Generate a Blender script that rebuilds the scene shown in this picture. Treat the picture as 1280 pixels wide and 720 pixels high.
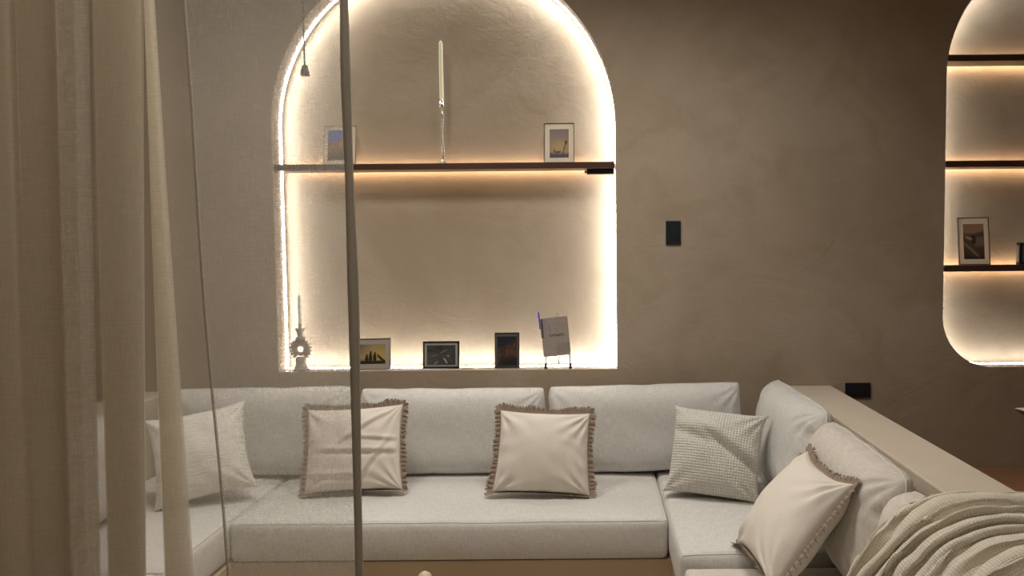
import bpy, bmesh, math, random
import numpy as np
from mathutils import Vector, Matrix
from mathutils.geometry import tessellate_polygon

# ------------------------------------------------------------------ clear
for o in list(bpy.data.objects):
    bpy.data.objects.remove(o, do_unlink=True)
S = bpy.context.scene
C = S.collection
PI = math.pi

# ------------------------------------------------------------------ camera
PITCH, ROLL, FPX, CAMZ = math.radians(3.0), 0.009, 925.0, 1.46
cd = bpy.data.cameras.new('camera')
cd.sensor_width = 36.0
cd.lens = FPX / 1280 * 36.0
cd.shift_x = -100 / 1280
cd.clip_start = 0.02
cam = bpy.data.objects.new('camera', cd)
C.objects.link(cam)
fw = Vector((0, math.cos(PITCH), -math.sin(PITCH)))
r0 = Vector((1, 0, 0)); u0 = r0.cross(fw)
rr = math.cos(ROLL) * r0 - math.sin(ROLL) * u0
uu = math.cos(ROLL) * u0 + math.sin(ROLL) * r0
cam.matrix_world = Matrix(((rr.x, uu.x, -fw.x, 0), (rr.y, uu.y, -fw.y, 0), (rr.z, uu.z, -fw.z, CAMZ), (0, 0, 0, 1)))
S.camera = cam

# ------------------------------------------------------------------ colour management and world
S.view_settings.view_transform = 'Standard'
S.view_settings.look = 'None'
S.view_settings.gamma = 1.0
S.view_settings.use_curve_mapping = False
S.view_settings.exposure = 0.0
try:
    S.cycles.transparent_max_bounces = 24
    S.cycles.sample_clamp_indirect = 3.0
except Exception:
    pass
w = bpy.data.worlds.new('world'); S.world = w
w.use_nodes = True
bg = w.node_tree.nodes['Background']
bg.inputs[0].default_value = (1.0, 0.86, 0.7, 1)
bg.inputs[1].default_value = 0.05

# ------------------------------------------------------------------ ceiling downlights of the room
CEIL = 3.15
LED_STRENGTH = 66.0
ROOM_COL = (1.0, 0.95, 0.875)
LED_COL = (1.0, 0.985, 0.95)
def downlight(x, y, power, size=0.5, col=ROOM_COL, cone=160):
    l = bpy.data.lights.new('ceiling_downlight', 'SPOT')
    l.spot_size = math.radians(cone); l.spot_blend = 0.9; l.shadow_soft_size = size / 2; l.energy = power; l.color = col
    o = bpy.data.objects.new('ceiling_downlight', l)
    o.location = (x, y, CEIL - 0.03)
    C.objects.link(o)
downlight(-1.0, 2.42, 112)
downlight(0.2, 2.42, 112)
downlight(-0.4, 1.2, 48)
downlight(0.7, 0.4, 36)

# ------------------------------------------------------------------ numpy noise
def vnoise(x, y, seed=0):
    x = np.asarray(x, float); y = np.asarray(y, float)
    xi = np.floor(x).astype(np.int64); yi = np.floor(y).astype(np.int64)
    xf = x - xi; yf = y - yi
    def h(a, b):
        n = (a * 374761393 + b * 668265263 + seed * 974711) & 0x7fffffff
        n = ((n ^ (n >> 13)) * 1274126177) & 0x7fffffff
        return ((n ^ (n >> 16)) & 0xffff) / 65535.0 * 2 - 1
    sx = xf * xf * (3 - 2 * xf); sy = yf * yf * (3 - 2 * yf)
    a = h(xi, yi) * (1 - sx) + h(xi + 1, yi) * sx
    b = h(xi, yi + 1) * (1 - sx) + h(xi + 1, yi + 1) * sx
    return a * (1 - sy) + b * sy

# ------------------------------------------------------------------ materials
def new_mat(name):
    m = bpy.data.materials.new(name); m.use_nodes = True
    nt = m.node_tree; nt.nodes.clear()
    out = nt.nodes.new('ShaderNodeOutputMaterial')
    return m, nt, out
def N(nt, t, **kw):
    n = nt.nodes.new(t)
    for k, v in kw.items():
        if k.startswith('i_'):
            n.inputs[k[2:].replace('_', ' ')].default_value = v
        else:
            setattr(n, k, v)
    return n
def plain(name, col, rough=0.6, metal=0.0, spec=0.4, var=0.06, scale=30):
    m, nt, out = new_mat(name)
    b = N(nt, 'ShaderNodeBsdfPrincipled')
    b.inputs['Roughness'].default_value = rough; b.inputs['Metallic'].default_value = metal
    b.inputs['Specular IOR Level'].default_value = spec
    tc = N(nt, 'ShaderNodeTexCoord'); no = N(nt, 'ShaderNodeTexNoise'); no.inputs['Scale'].default_value = scale
    mx = N(nt, 'ShaderNodeMix', data_type='RGBA')
    mx.inputs[6].default_value = tuple(c * (1 - var) for c in col) + (1,)
    mx.inputs[7].default_value = tuple(min(1, c * (1 + var)) for c in col) + (1,)
    nt.links.new(tc.outputs['Object'], no.inputs['Vector'])
    nt.links.new(no.outputs['Fac'], mx.inputs[0]); nt.links.new(mx.outputs[2], b.inputs['Base Color'])
    nt.links.new(b.outputs[0], out.inputs[0])
    return m
def emit(name, col, st):
    m, nt, out = new_mat(name)
    e = N(nt, 'ShaderNodeEmission'); e.inputs[0].default_value = col + (1,); e.inputs[1].default_value = st
    nt.links.new(e.outputs[0], out.inputs[0]); return m
def plaster(name, c1, c2, c3, bump=0.35, scale=1.0):
    """hand-trowelled lime plaster: clouded pigment and soft trowel ridges"""
    m, nt, out = new_mat(name)
    b = N(nt, 'ShaderNodeBsdfPrincipled'); b.inputs['Roughness'].default_value = 0.72
    b.inputs['Specular IOR Level'].default_value = 0.25
    tc = N(nt, 'ShaderNodeTexCoord')
    def noise(s, det, rough, dist=0.0, st=None):
        n = N(nt, 'ShaderNodeTexNoise'); n.inputs['Scale'].default_value = s * scale; n.inputs['Detail'].default_value = det
        n.inputs['Roughness'].default_value = rough; n.inputs['Distortion'].default_value = dist
        if st:
            mp = N(nt, 'ShaderNodeMapping'); mp.inputs['Scale'].default_value = st[0]; mp.inputs['Rotation'].default_value = st[1]
            nt.links.new(tc.outputs['Object'], mp.inputs[0]); nt.links.new(mp.outputs[0], n.inputs['Vector'])
        else:
            nt.links.new(tc.outputs['Object'], n.inputs['Vector'])
        return n
    a = noise(1.1, 4, 0.55, 0.6); d = noise(3.2, 5, 0.6, 0.8)
    r1 = N(nt, 'ShaderNodeValToRGB'); r1.color_ramp.elements[0].position = 0.36; r1.color_ramp.elements[1].position = 0.66
    nt.links.new(a.outputs['Fac'], r1.inputs[0])
    m1 = N(nt, 'ShaderNodeMix', data_type='RGBA'); m1.inputs[6].default_value = c1 + (1,); m1.inputs[7].default_value = c2 + (1,)
    nt.links.new(r1.outputs[0], m1.inputs[0])
    r2 = N(nt, 'ShaderNodeValToRGB'); r2.color_ramp.elements[0].position = 0.5; r2.color_ramp.elements[1].position = 0.75
    r2.color_ramp.elements[1].color = (0.6, 0.6, 0.6, 1)
    nt.links.new(d.outputs['Fac'], r2.inputs[0])
    m2 = N(nt, 'ShaderNodeMix', data_type='RGBA'); m2.inputs[7].default_value = c3 + (1,)
    nt.links.new(r2.outputs[0], m2.inputs[0]); nt.links.new(m1.outputs[2], m2.inputs[6])
    nt.links.new(m2.outputs[2], b.inputs['Base Color'])
    t1 = noise(4.2, 4, 0.58, 1.6, ((1, 1, 1.4), (0, 0.8, 0))); t2 = noise(13.0, 4, 0.6, 2.5, ((1, 1, 1.7), (0, -0.7, 0)))
    t3 = noise(2.0, 3, 0.5)
    ad = N(nt, 'ShaderNodeMath', operation='MULTIPLY_ADD'); ad.inputs[1].default_value = 0.25
    nt.links.new(t2.outputs['Fac'], ad.inputs[0]); nt.links.new(t1.outputs['Fac'], ad.inputs[2])
    bp = N(nt, 'ShaderNodeBump'); bp.inputs['Strength'].default_value = bump; bp.inputs['Distance'].default_value = 0.02
    nt.links.new(ad.outputs[0], bp.inputs['Height']); nt.links.new(bp.outputs[0], b.inputs['Normal'])
    nt.links.new(b.outputs[0], out.inputs[0])
    return m
def fabric(name, col, col2, thread=250.0, bump=0.5, kind='linen', sheen=0.15):
    m, nt, out = new_mat(name)
    b = N(nt, 'ShaderNodeBsdfPrincipled'); b.inputs['Roughness'].default_value = 0.92
    b.inputs['Specular IOR Level'].default_value = 0.1
    b.inputs['Sheen Weight'].default_value = sheen; b.inputs['Sheen Roughness'].default_value = 0.5
    uv = N(nt, 'ShaderNodeUVMap')
    def sn(sx, sy, det=2):
        mp = N(nt, 'ShaderNodeMapping'); mp.inputs['Scale'].default_value = (sx, sy, 1)
        n = N(nt, 'ShaderNodeTexNoise'); n.inputs['Scale'].default_value = 1.0; n.inputs['Detail'].default_value = det
        nt.links.new(uv.outputs[0], mp.inputs[0]); nt.links.new(mp.outputs[0], n.inputs['Vector']); return n
    if kind == 'linen':
        a = sn(thread, thread * 0.12); c = sn(thread * 0.12, thread)
        ad = N(nt, 'ShaderNodeMath', operation='ADD'); nt.links.new(a.outputs[0], ad.inputs[0]); nt.links.new(c.outputs[0], ad.inputs[1])
        hf = N(nt, 'ShaderNodeMath', operation='MULTIPLY'); hf.inputs[1].default_value = 0.5; nt.links.new(ad.outputs[0], hf.inputs[0])
        height = hf.outputs[0]; dist = 0.002
    elif kind == 'waffle':
        mp = N(nt, 'ShaderNodeMapping'); mp.inputs['Scale'].default_value = (thread, thread, 1)
        nt.links.new(uv.outputs[0], mp.inputs[0])
        sp = N(nt, 'ShaderNodeSeparateXYZ'); nt.links.new(mp.outputs[0], sp.inputs[0])
        def sw(o, k):
            q = N(nt, 'ShaderNodeMath', operation='MULTIPLY'); q.inputs[1].default_value = k; nt.links.new(o, q.inputs[0])
            s = N(nt, 'ShaderNodeMath', operation='SINE'); nt.links.new(q.outputs[0], s.inputs[0])
            a = N(nt, 'ShaderNodeMath', operation='ABSOLUTE'); nt.links.new(s.outputs[0], a.inputs[0])
            p = N(nt, 'ShaderNodeMath', operation='POWER'); p.inputs[1].default_value = 0.6; nt.links.new(a.outputs[0], p.inputs[0]); return p.outputs[0]
        mxm = N(nt, 'ShaderNodeMath', operation='MULTIPLY')
        nt.links.new(sw(sp.outputs[0], PI), mxm.inputs[0]); nt.links.new(sw(sp.outputs[1], PI), mxm.inputs[1])
        n = sn(thread * 1.3, thread * 1.3)
        ad = N(nt, 'ShaderNodeMath', operation='MULTIPLY_ADD'); ad.inputs[1].default_value = 0.5; ad.inputs[2].default_value = -0.1
        nt.links.new(mxm.outputs[0], ad.inputs[0])
        a2 = N(nt, 'ShaderNodeMath', operation='MULTIPLY_ADD'); a2.inputs[1].default_value = 0.5
        nt.links.new(n.outputs[0], a2.inputs[0]); nt.links.new(ad.outputs[0], a2.inputs[2])
        height = a2.outputs[0]; dist = 0.006
    else:   # gauze: crinkled horizontal threads
        a = sn(thread * 0.1, thread, 3); c = sn(thread, thread * 0.3, 2)
        ad = N(nt, 'ShaderNodeMath', operation='MULTIPLY_ADD'); ad.inputs[1].default_value = 0.5
        nt.links.new(c.outputs[0], ad.inputs[0]); nt.links.new(a.outputs[0], ad.inputs[2])
        height = ad.outputs[0]; dist = 0.005
    mr = N(nt, 'ShaderNodeMapRange'); mr.inputs[1].default_value = 0.25; mr.inputs[2].default_value = 0.75
    nt.links.new(height, mr.inputs[0])
    mx = N(nt, 'ShaderNodeMix', data_type='RGBA'); mx.inputs[6].default_value = col2 + (1,); mx.inputs[7].default_value = col + (1,)
    nt.links.new(mr.outputs[0], mx.inputs[0]); nt.links.new(mx.outputs[2], b.inputs['Base Color'])
    bp = N(nt, 'ShaderNodeBump'); bp.inputs['Strength'].default_value = bump; bp.inputs['Distance'].default_value = dist
    nt.links.new(height, bp.inputs['Height']); nt.links.new(bp.outputs[0], b.inputs['Normal'])
    nt.links.new(b.outputs[0], out.inputs[0])
    return m
def sheer(name, col, cover, weave=0.25, thread=330.0):
    """open-weave sheer cloth: gaps between the threads let the view through"""
    m, nt, out = new_mat(name)
    uv = N(nt, 'ShaderNodeUVMap')
    def sn(sx, sy):
        mp = N(nt, 'ShaderNodeMapping'); mp.inputs['Scale'].default_value = (sx, sy, 1)
        n = N(nt, 'ShaderNodeTexNoise'); n.inputs['Scale'].default_value = 1.0; n.inputs['Detail'].default_value = 1
        nt.links.new(uv.outputs[0], mp.inputs[0]); nt.links.new(mp.outputs[0], n.inputs['Vector']); return n
    a = sn(thread, thread * 0.1); c = sn(thread * 0.1, thread)
    ad = N(nt, 'ShaderNodeMath', operation='ADD'); nt.links.new(a.outputs[0], ad.inputs[0]); nt.links.new(c.outputs[0], ad.inputs[1])
    mr = N(nt, 'ShaderNodeMapRange'); mr.inputs[1].default_value = 0.6; mr.inputs[2].default_value = 1.4
    mr.inputs[3].default_value = cover - weave / 2; mr.inputs[4].default_value = min(1, cover + weave / 2)
    nt.links.new(ad.outputs[0], mr.inputs[0])
    df = N(nt, 'ShaderNodeBsdfDiffuse'); df.inputs[0].default_value = col + (1,)
    tl = N(nt, 'ShaderNodeBsdfTranslucent'); tl.inputs[0].default_value = col + (1,)
    tr = N(nt, 'ShaderNodeBsdfTransparent')
    m1 = N(nt, 'ShaderNodeMixShader'); m1.inputs[0].default_value = 0.45
    nt.links.new(df.outputs[0], m1.inputs[1]); nt.links.new(tl.outputs[0], m1.inputs[2])
    m2 = N(nt, 'ShaderNodeMixShader'); nt.links.new(mr.outputs[0], m2.inputs[0])
    nt.links.new(tr.outputs[0], m2.inputs[1]); nt.links.new(m1.outputs[0], m2.inputs[2])
    nt.links.new(m2.outputs[0], out.inputs[0])
    return m
def wood(name, c1, c2, rough=0.45, scale=(2, 30, 30), spec=0.4):
    m, nt, out = new_mat(name)
    b = N(nt, 'ShaderNodeBsdfPrincipled'); b.inputs['Roughness'].default_value = rough; b.inputs['Specular IOR Level'].default_value = spec
    tc = N(nt, 'ShaderNodeTexCoord'); mp = N(nt, 'ShaderNodeMapping'); mp.inputs['Scale'].default_value = scale
    n = N(nt, 'ShaderNodeTexNoise'); n.inputs['Scale'].default_value = 1.5; n.inputs['Detail'].default_value = 5
    mx = N(nt, 'ShaderNodeMix', data_type='RGBA'); mx.inputs[6].default_value = c1 + (1,); mx.inputs[7].default_value = c2 + (1,)
    nt.links.new(tc.outputs['Object'], mp.inputs[0]); nt.links.new(mp.outputs[0], n.inputs['Vector'])
    nt.links.new(n.outputs[0], mx.inputs[0]); nt.links.new(mx.outputs[2], b.inputs['Base Color'])
    nt.links.new(b.outputs[0], out.inputs[0]); return m
def printed(name, rough=0.35):
    m, nt, out = new_mat(name)
    b = N(nt, 'ShaderNodeBsdfPrincipled'); b.inputs['Roughness'].default_value = rough
    a = N(nt, 'ShaderNodeVertexColor', layer_name='print')
    nt.links.new(a.outputs[0], b.inputs['Base Color']); nt.links.new(b.outputs[0], out.inputs[0]); return m
def thin_sheet(name, col, tl=0.5):
    m, nt, out = new_mat(name)
    df = N(nt, 'ShaderNodeBsdfDiffuse'); df.inputs[0].default_value = col + (1,)
    t = N(nt, 'ShaderNodeBsdfTranslucent'); t.inputs[0].default_value = col + (1,)
    mx = N(nt, 'ShaderNodeMixShader'); mx.inputs[0].default_value = tl
    nt.links.new(df.outputs[0], mx.inputs[1]); nt.links.new(t.outputs[0], mx.inputs[2]); nt.links.new(mx.outputs[0], out.inputs[0]); return m

M = dict(
    wall=plaster('tan_plaster', (0.335, 0.262, 0.184), (0.42, 0.342, 0.258), (0.30, 0.232, 0.148), 0.24),
    wall_pale=plaster('pale_plaster', (0.58, 0.495, 0.395), (0.62, 0.535, 0.43), (0.55, 0.465, 0.365), 0.10),
    bench=plaster('bench_plaster', (0.50, 0.385, 0.26), (0.54, 0.42, 0.29), (0.48, 0.36, 0.24), 0.08),
    ceil=plaster('ceiling_plaster', (0.62, 0.55, 0.46), (0.66, 0.58, 0.49), (0.6, 0.53, 0.44), 0.1),
    linen=fabric('grey_beige_linen', (0.77, 0.745, 0.71), (0.52, 0.50, 0.465)),
    linen_warm=fabric('warm_linen', (0.76, 0.705, 0.63), (0.52, 0.47, 0.405)),
    cotton=fabric('cream_cotton', (0.82, 0.755, 0.67), (0.70, 0.635, 0.55), 420, 0.2),
    waffle=fabric('waffle_knit', (0.82, 0.785, 0.725), (0.62, 0.585, 0.525), 92, 1.0, 'waffle'),
    gauze=fabric('crinkled_gauze', (0.80, 0.765, 0.70), (0.54, 0.50, 0.44), 150, 0.8, 'gauze'),
    throw=fabric('cream_knit', (0.83, 0.765, 0.635), (0.66, 0.595, 0.475), 170, 0.6, 'waffle'),
    fringe=fabric('taupe_fringe', (0.36, 0.28, 0.215), (0.23, 0.17, 0.125), 600, 0.3),
    sheer=sheer('sheer_linen', (0.70, 0.65, 0.56), 0.35, 0.10),
    sheer_thin=sheer('thin_sheer_linen', (0.72, 0.65, 0.54), 0.27, 0.06),
    sheer_dense=sheer('dense_sheer_linen', (0.76, 0.69, 0.57), 0.62, 0.16, 260),
    sheer_moire=sheer('moire_sheer_linen', (0.86, 0.80, 0.69), 0.60, 0.55, 190),
    sheer_hem=sheer('sheer_hem', (0.50, 0.455, 0.38), 0.93, 0.08),
    selvedge=sheer('sheer_selvedge', (0.42, 0.37, 0.30), 0.6, 0.1),
    amber=emit('amber_led', (1.0, 0.66, 0.40), 26.0),
    led_soft=emit('led_light_soft', LED_COL, LED_STRENGTH * 0.55),
    led=emit('led_light', LED_COL, LED_STRENGTH),
    shelf=wood('dark_walnut', (0.050, 0.024, 0.016), (0.095, 0.045, 0.028), 0.35),
    table=wood('brown_table_wood', (0.10, 0.055, 0.035), (0.17, 0.10, 0.065), 0.3),
    vase=wood('pale_turned_wood', (0.62, 0.46, 0.33), (0.70, 0.54, 0.40), 0.5),
    plank=wood('brown_floor_wood', (0.26, 0.125, 0.065), (0.36, 0.185, 0.10), 0.4, (2, 12, 12)),
    floor=plaster('floor_cement', (0.42, 0.35, 0.27), (0.46, 0.39, 0.30), (0.40, 0.33, 0.25), 0.05),
    black=plain('black_plastic', (0.012, 0.015, 0.02), 0.45),
    dark=plain('dark_metal', (0.035, 0.032, 0.03), 0.4, 0.3),
    pend=plain('dark_pendant', (0.03, 0.028, 0.022), 0.5),
    silver=plain('silver', (0.75, 0.74, 0.72), 0.18, 1.0),
    pewter=plain('pewter_frame', (0.30, 0.27, 0.23), 0.4, 0.5),
    candle=plain('ivory_wax', (0.83, 0.80, 0.55), 0.4, 0, 0.4, 0.02),
    pale_candle=plain('white_wax', (0.8, 0.74, 0.64), 0.4, 0, 0.4, 0.02),
    ceramic=plain('grey_ceramic', (0.36, 0.31, 0.25), 0.6),
    mat=thin_sheet('cream_mat_board', (0.94, 0.90, 0.80), 0.62),
    mat_grey=plain('grey_mat_board', (0.36, 0.33, 0.28), 0.8),
    mat_dark=plain('dark_mat_board', (0.11, 0.10, 0.085), 0.7),
    print=printed('photo_print'),
    cover=printed('notebook_cover', 0.7),
    ink=plain('black_ink', (0.02, 0.018, 0.02), 0.6),
    blue=plain('blue_pen_plastic', (0.07, 0.05, 0.55), 0.3),
    wick=plain('wick', (0.3, 0.25, 0.18), 0.9),
)

# ------------------------------------------------------------------ object helpers
def mesh_from(name, verts, faces, uvs=None, smooth=True):
    me = bpy.data.meshes.new(name)
    me.from_pydata([tuple(v) for v in verts], [], faces)
    if smooth:
        me.polygons.foreach_set('use_smooth', [True] * len(me.polygons))
    if uvs is not None:
        l = me.uv_layers.new(name='UVMap')
        vi = np.zeros(len(me.loops), dtype=np.int32); me.loops.foreach_get('vertex_index', vi)
        l.data.foreach_set('uv', np.asarray(uvs, dtype=np.float32)[vi].ravel())
    me.update()
    return me
def obj(name, me, mat, parent=None):
    o = bpy.data.objects.new(name, me); C.objects.link(o)
    if mat is not None:
        me.materials.clear(); me.materials.append(mat)
    if parent is not None:
        o.parent = parent
    return o
def bmobj(name, bm, mat, parent=None, smooth=False):
    me = bpy.data.meshes.new(name)
    bmesh.ops.recalc_face_normals(bm, faces=bm.faces)
    bm.to_mesh(me); bm.free()
    if smooth:
        me.polygons.foreach_set('use_smooth', [True] * len(me.polygons))
    return obj(name, me, mat, parent)
def tag(o, label, cat, group=None):
    o['label'] = label; o['category'] = cat
    if group: o['group'] = group
    return o
def thing(name, label, cat, loc=(0, 0, 0), rot=(0, 0, 0), group=None):
    o = bpy.data.objects.new(name, None); C.objects.link(o)
    o.empty_display_size = 0.05
    o.location = loc; o.rotation_euler = rot
    return tag(o, label, cat, group)
def struct(o):
    o['kind'] = 'structure'; return o
def add_box(bm, x0, x1, y0, y1, z0, z1, bevel=0.0, seg=2):
    r = bmesh.ops.create_cube(bm, size=1.0, matrix=Matrix.Translation(((x0 + x1) / 2, (y0 + y1) / 2, (z0 + z1) / 2)) @ Matrix.Diagonal((x1 - x0, y1 - y0, z1 - z0, 1)))
    if bevel > 0:
        es = set()
        for v in r['verts']: es.update(v.link_edges)
        bmesh.ops.bevel(bm, geom=list(es), offset=bevel, segments=seg, affect='EDGES', profile=0.5)
    return r
def box_obj(name, dims, mat, parent=None, bevel=0.0, seg=2):
    bm = bmesh.new(); add_box(bm, *dims, bevel=bevel, seg=seg)
    return bmobj(name, bm, mat, parent)
def lathe(name, prof, mat, parent=None, n=24, loc=(0, 0, 0), twist=None):
    """prof: (radius, z) pairs; closed with caps"""
    vs, fs = [], []
    for k, (r, z) in enumerate(prof):
        for i in range(n):
            a = 2 * PI * i / n
            q = r * (1 + (twist[0] * math.cos(2 * a + twist[1] * z) if twist else 0))
            vs.append((loc[0] + q * math.cos(a), loc[1] + q * math.sin(a), loc[2] + z))
    for k in range(len(prof) - 1):
        for i in range(n):
            j = (i + 1) % n
            fs.append((k * n + i, k * n + j, (k + 1) * n + j, (k + 1) * n + i))
    fs.append(tuple(reversed(range(n)))); fs.append(tuple((len(prof) - 1) * n + i for i in range(n)))
    return obj(name, mesh_from(name, vs, fs), mat, parent)
def tube(name, pts, rad, mat, parent=None, n=8, closed=False):
    pts = [Vector(p) for p in pts]; L = len(pts)
    rads = rad if isinstance(rad, (list, tuple)) else [rad] * L
    vs, fs = [], []
    prev = None
    for k, p in enumerate(pts):
        if closed: t = pts[(k + 1) % L] - pts[k - 1]
        else: t = pts[min(k + 1, L - 1)] - pts[max(k - 1, 0)]
        t.normalize()
        if prev is None:
            a = Vector((0, 0, 1)) if abs(t.z) < 0.9 else Vector((1, 0, 0))
            nrm = (a - t * a.dot(t)).normalized()
        else:
            nrm = (prev - t * prev.dot(t)).normalized()
        prev = nrm; b = t.cross(nrm)
        for i in range(n):
            a = 2 * PI * i / n
            vs.append(p + rads[k] * (math.cos(a) * nrm + math.sin(a) * b))
    for k in range(L if closed else L - 1):
        k2 = (k + 1) % L
        for i in range(n):
            j = (i + 1) % n
            fs.append((k * n + i, k * n + j, k2 * n + j, k2 * n + i))
    if not closed:
        fs.append(tuple(reversed(range(n)))); fs.append(tuple((L - 1) * n + i for i in range(n)))
    return obj(name, mesh_from(name, vs, fs), mat, parent)
def place(o, center, xdir, zdir):
    """local x = width, z = up, y = away from the front face"""
    x = Vector(xdir).normalized(); z = Vector(zdir); z = (z - x * z.dot(x)).normalized(); y = z.cross(x)
    c = Vector(center)
    o.matrix_world = Matrix(((x.x, y.x, z.x, c.x), (x.y, y.y, z.y, c.y), (x.z, y.z, z.z, c.z), (0, 0, 0, 1)))

# ------------------------------------------------------------------ room shell
YW, ND = 3.60, 0.15          # wall face, niche depth
A_X0, A_X1, A_SILL, A_SPR = -1.538, 0.121, 0.873, 2.06
B_X0, B_X1, B_BOT, B_SPR, B_R = 1.712, 2.92, 0.865, 2.28, 0.25
def arc(cx, cz, r, a0, a1, n):
    return [(cx + r * math.cos(math.radians(a0 + (a1 - a0) * i / n)), cz + r * math.sin(math.radians(a0 + (a1 - a0) * i / n))) for i in range(n + 1)]
ra = (A_X1 - A_X0) / 2
outA = [(A_X0, A_SILL), (A_X1, A_SILL)] + arc((A_X0 + A_X1) / 2, A_SPR, ra, 0, 180, 64)
rb = (B_X1 - B_X0) / 2
outB = arc(B_X0 + B_R, B_BOT + B_R, B_R, 180, 270, 20) + arc(B_X1 - B_R, B_BOT + B_R, B_R, 270, 360, 20) + arc((B_X0 + B_X1) / 2, B_SPR, rb, 0, 180, 48)
XL, XR, YB = -3.6, 4.2, -2.2
def wall_with_niches():
    outer = [(XL, -0.02), (XR, -0.02), (XR, CEIL), (XL, CEIL)]
    loops = [outer, outA, outB]
    flat = [p for l in loops for p in l]
    tris = tessellate_polygon([[Vector((x, z, 0)) for x, z in l] for l in loops])
    vs = [(x, YW, z) for x, z in flat]; fs = []
    for t in tris:
        a, b, c = [Vector(vs[i]) for i in t]
        n = (b - a).cross(c - a)
        fs.append(tuple(t) if n.y < 0 else tuple(reversed(t)))
    for l in (outA, outB):
        k = len(vs); n = len(l)
        vs += [(x, YW, z) for x, z in l] + [(x, YW + ND, z) for x, z in l]
        for i in range(n):
            j = (i + 1) % n
            fs.append((k + i, k + j, k + n + j, k + n + i))
        fs.append(tuple(k + n + i for i in range(n)))
    me = mesh_from('wall_back', vs, fs, smooth=False)
    return me
struct(obj('wall_back', wall_with_niches(), M['wall']))
struct(box_obj('floor', (XL, XR, YB, YW, -0.1, 0.0), M['floor']))
struct(box_obj('ceiling', (XL, XR, YB, YW + 0.2, CEIL, CEIL + 0.1), M['ceil']))
struct(box_obj('wall_left', (XL - 0.1, XL, YB, YW, 0, CEIL), M['wall']))
struct(box_obj('wall_right', (XR, XR + 0.1, YB, YW, 0, CEIL), M['wall']))
struct(box_obj('wall_front', (XL, XR, YB - 0.1, YB, 0, CEIL), M['wall']))
# low plaster partitions that carry the side backs of the seat
HW0, HW1, HWZ = 0.965, 1.167, 0.783
struct(box_obj('wall_partition', (HW0, HW1, 0.9, YW - 0.001, 0, HWZ), M['wall_pale'], bevel=0.006))
struct(box_obj('wall_partition_far', (-2.26, -2.06, 1.62, YW - 0.001, 0, HWZ), M['wall_pale'], bevel=0.006))
# raised floor beyond the partition, laid with wide boards
UP = 0.372
fu = struct(box_obj('floor_upper', (HW1, XR, 0.2, YW - 0.001, 0.0, UP - 0.02), M['floor']))
pw = 0.262
plank_me = None
for r in range(12):
    for k in range(3):
        L = 1.15
        x0 = HW1 + 0.003 + k * L - (0.4 if r % 2 else 0.0)
        x1 = min(x0 + L - 0.004, XR - 0.002); x0 = max(x0, HW1 + 0.003)
        y1 = YW - 0.003 - r * pw
        box_obj('plank', (x0, x1, y1 - pw + 0.005, y1, UP - 0.02, UP + 0.0006 * ((r * 7 + k * 3) % 3)), M['plank'], fu, bevel=0.002, seg=1)

# ------------------------------------------------------------------ light strips, shelves
def strip_mesh(path, closed, inset=0.0015, th=0.003, y0=YW + ND - 0.054, y1=YW + ND - 0.042):
    n = len(path); vs = []; fs = []
    for i in range(n):
        a = Vector(path[i - 1] if (i > 0 or closed) else path[0]); b = Vector(path[(i + 1) % n] if (i < n - 1 or closed) else path[-1])
        p = Vector(path[i])
        t1 = (p - a); t2 = (b - p)
        if t1.length < 1e-6: t1 = t2
        if t2.length < 1e-6: t2 = t1
        t1.normalize(); t2.normalize()
        n1 = Vector((-t1.y, t1.x)); n2 = Vector((-t2.y, t2.x))
        m = (n1 + n2); m.normalize(); m /= max(0.5, m.dot(n1))
        q0 = p + m * inset; q1 = p + m * (inset + th)
        vs += [(q0.x, y0, q0.y), (q1.x, y0, q1.y), (q1.x, y1, q1.y), (q0.x, y1, q0.y)]
    for i in range(n if closed else n - 1):
        j = (i + 1) % n
        for k in range(4):
            l = (k + 1) % 4
            fs.append((4 * i + k, 4 * i + l, 4 * j + l, 4 * j + k))
    return mesh_from('led_strip', vs, fs, smooth=False)
SH_Z, SH_T = 1.867, 0.031
lowA = [(A_X0, SH_Z - SH_T / 2 - 0.002), (A_X0, A_SILL), (A_X1, A_SILL), (A_X1, SH_Z - SH_T / 2 - 0.002)]
topA = [(A_X1, SH_Z + SH_T / 2 + 0.002)] + arc((A_X0 + A_X1) / 2, A_SPR, ra, 0, 180, 64) + [(A_X0, SH_Z + SH_T / 2 + 0.002)]
tag(obj('led_strip', strip_mesh(lowA, False), M['led']), 'glowing light strip along the sill and sides of the arched niche below its shelf', 'light strip')
tag(obj('led_strip', strip_mesh(topA, False), M['led']), 'glowing light strip bent around the arch above the dark shelf', 'light strip')
tag(obj('led_strip', strip_mesh(outB, True), M['led_soft']), 'glowing light strip round the niche with rounded lower corners', 'light strip')
def shelf(x0, x1, z, label, group=None):
    o = box_obj('niche_shelf', (x0 + 0.006, x1 - 0.006, YW + 0.004, YW + ND - 0.036, z - SH_T / 2, z + SH_T / 2), M['shelf'], bevel=0.0015, seg=1)
    box_obj('back_light', (x0 + 0.03, x1 - 0.03, YW + ND - 0.0358, YW + ND - 0.0335, z - 0.006, z + 0.006), M['amber'], o)['label'] = 'amber light strip behind the shelf'
    return tag(o, label, 'shelf', group)
shelf(A_X0, A_X1, SH_Z, 'dark wooden shelf across the arched niche under the tall candle')
shelf(B_X0, B_X1, 2.362, 'empty dark wooden shelf, topmost in the rounded niche')
shelf(B_X0, B_X1, 1.856, 'empty dark wooden shelf, middle one in the rounded niche')
shelf(B_X0, B_X1, 1.350, 'dark wooden shelf in the rounded niche carrying a white photo frame')

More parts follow.
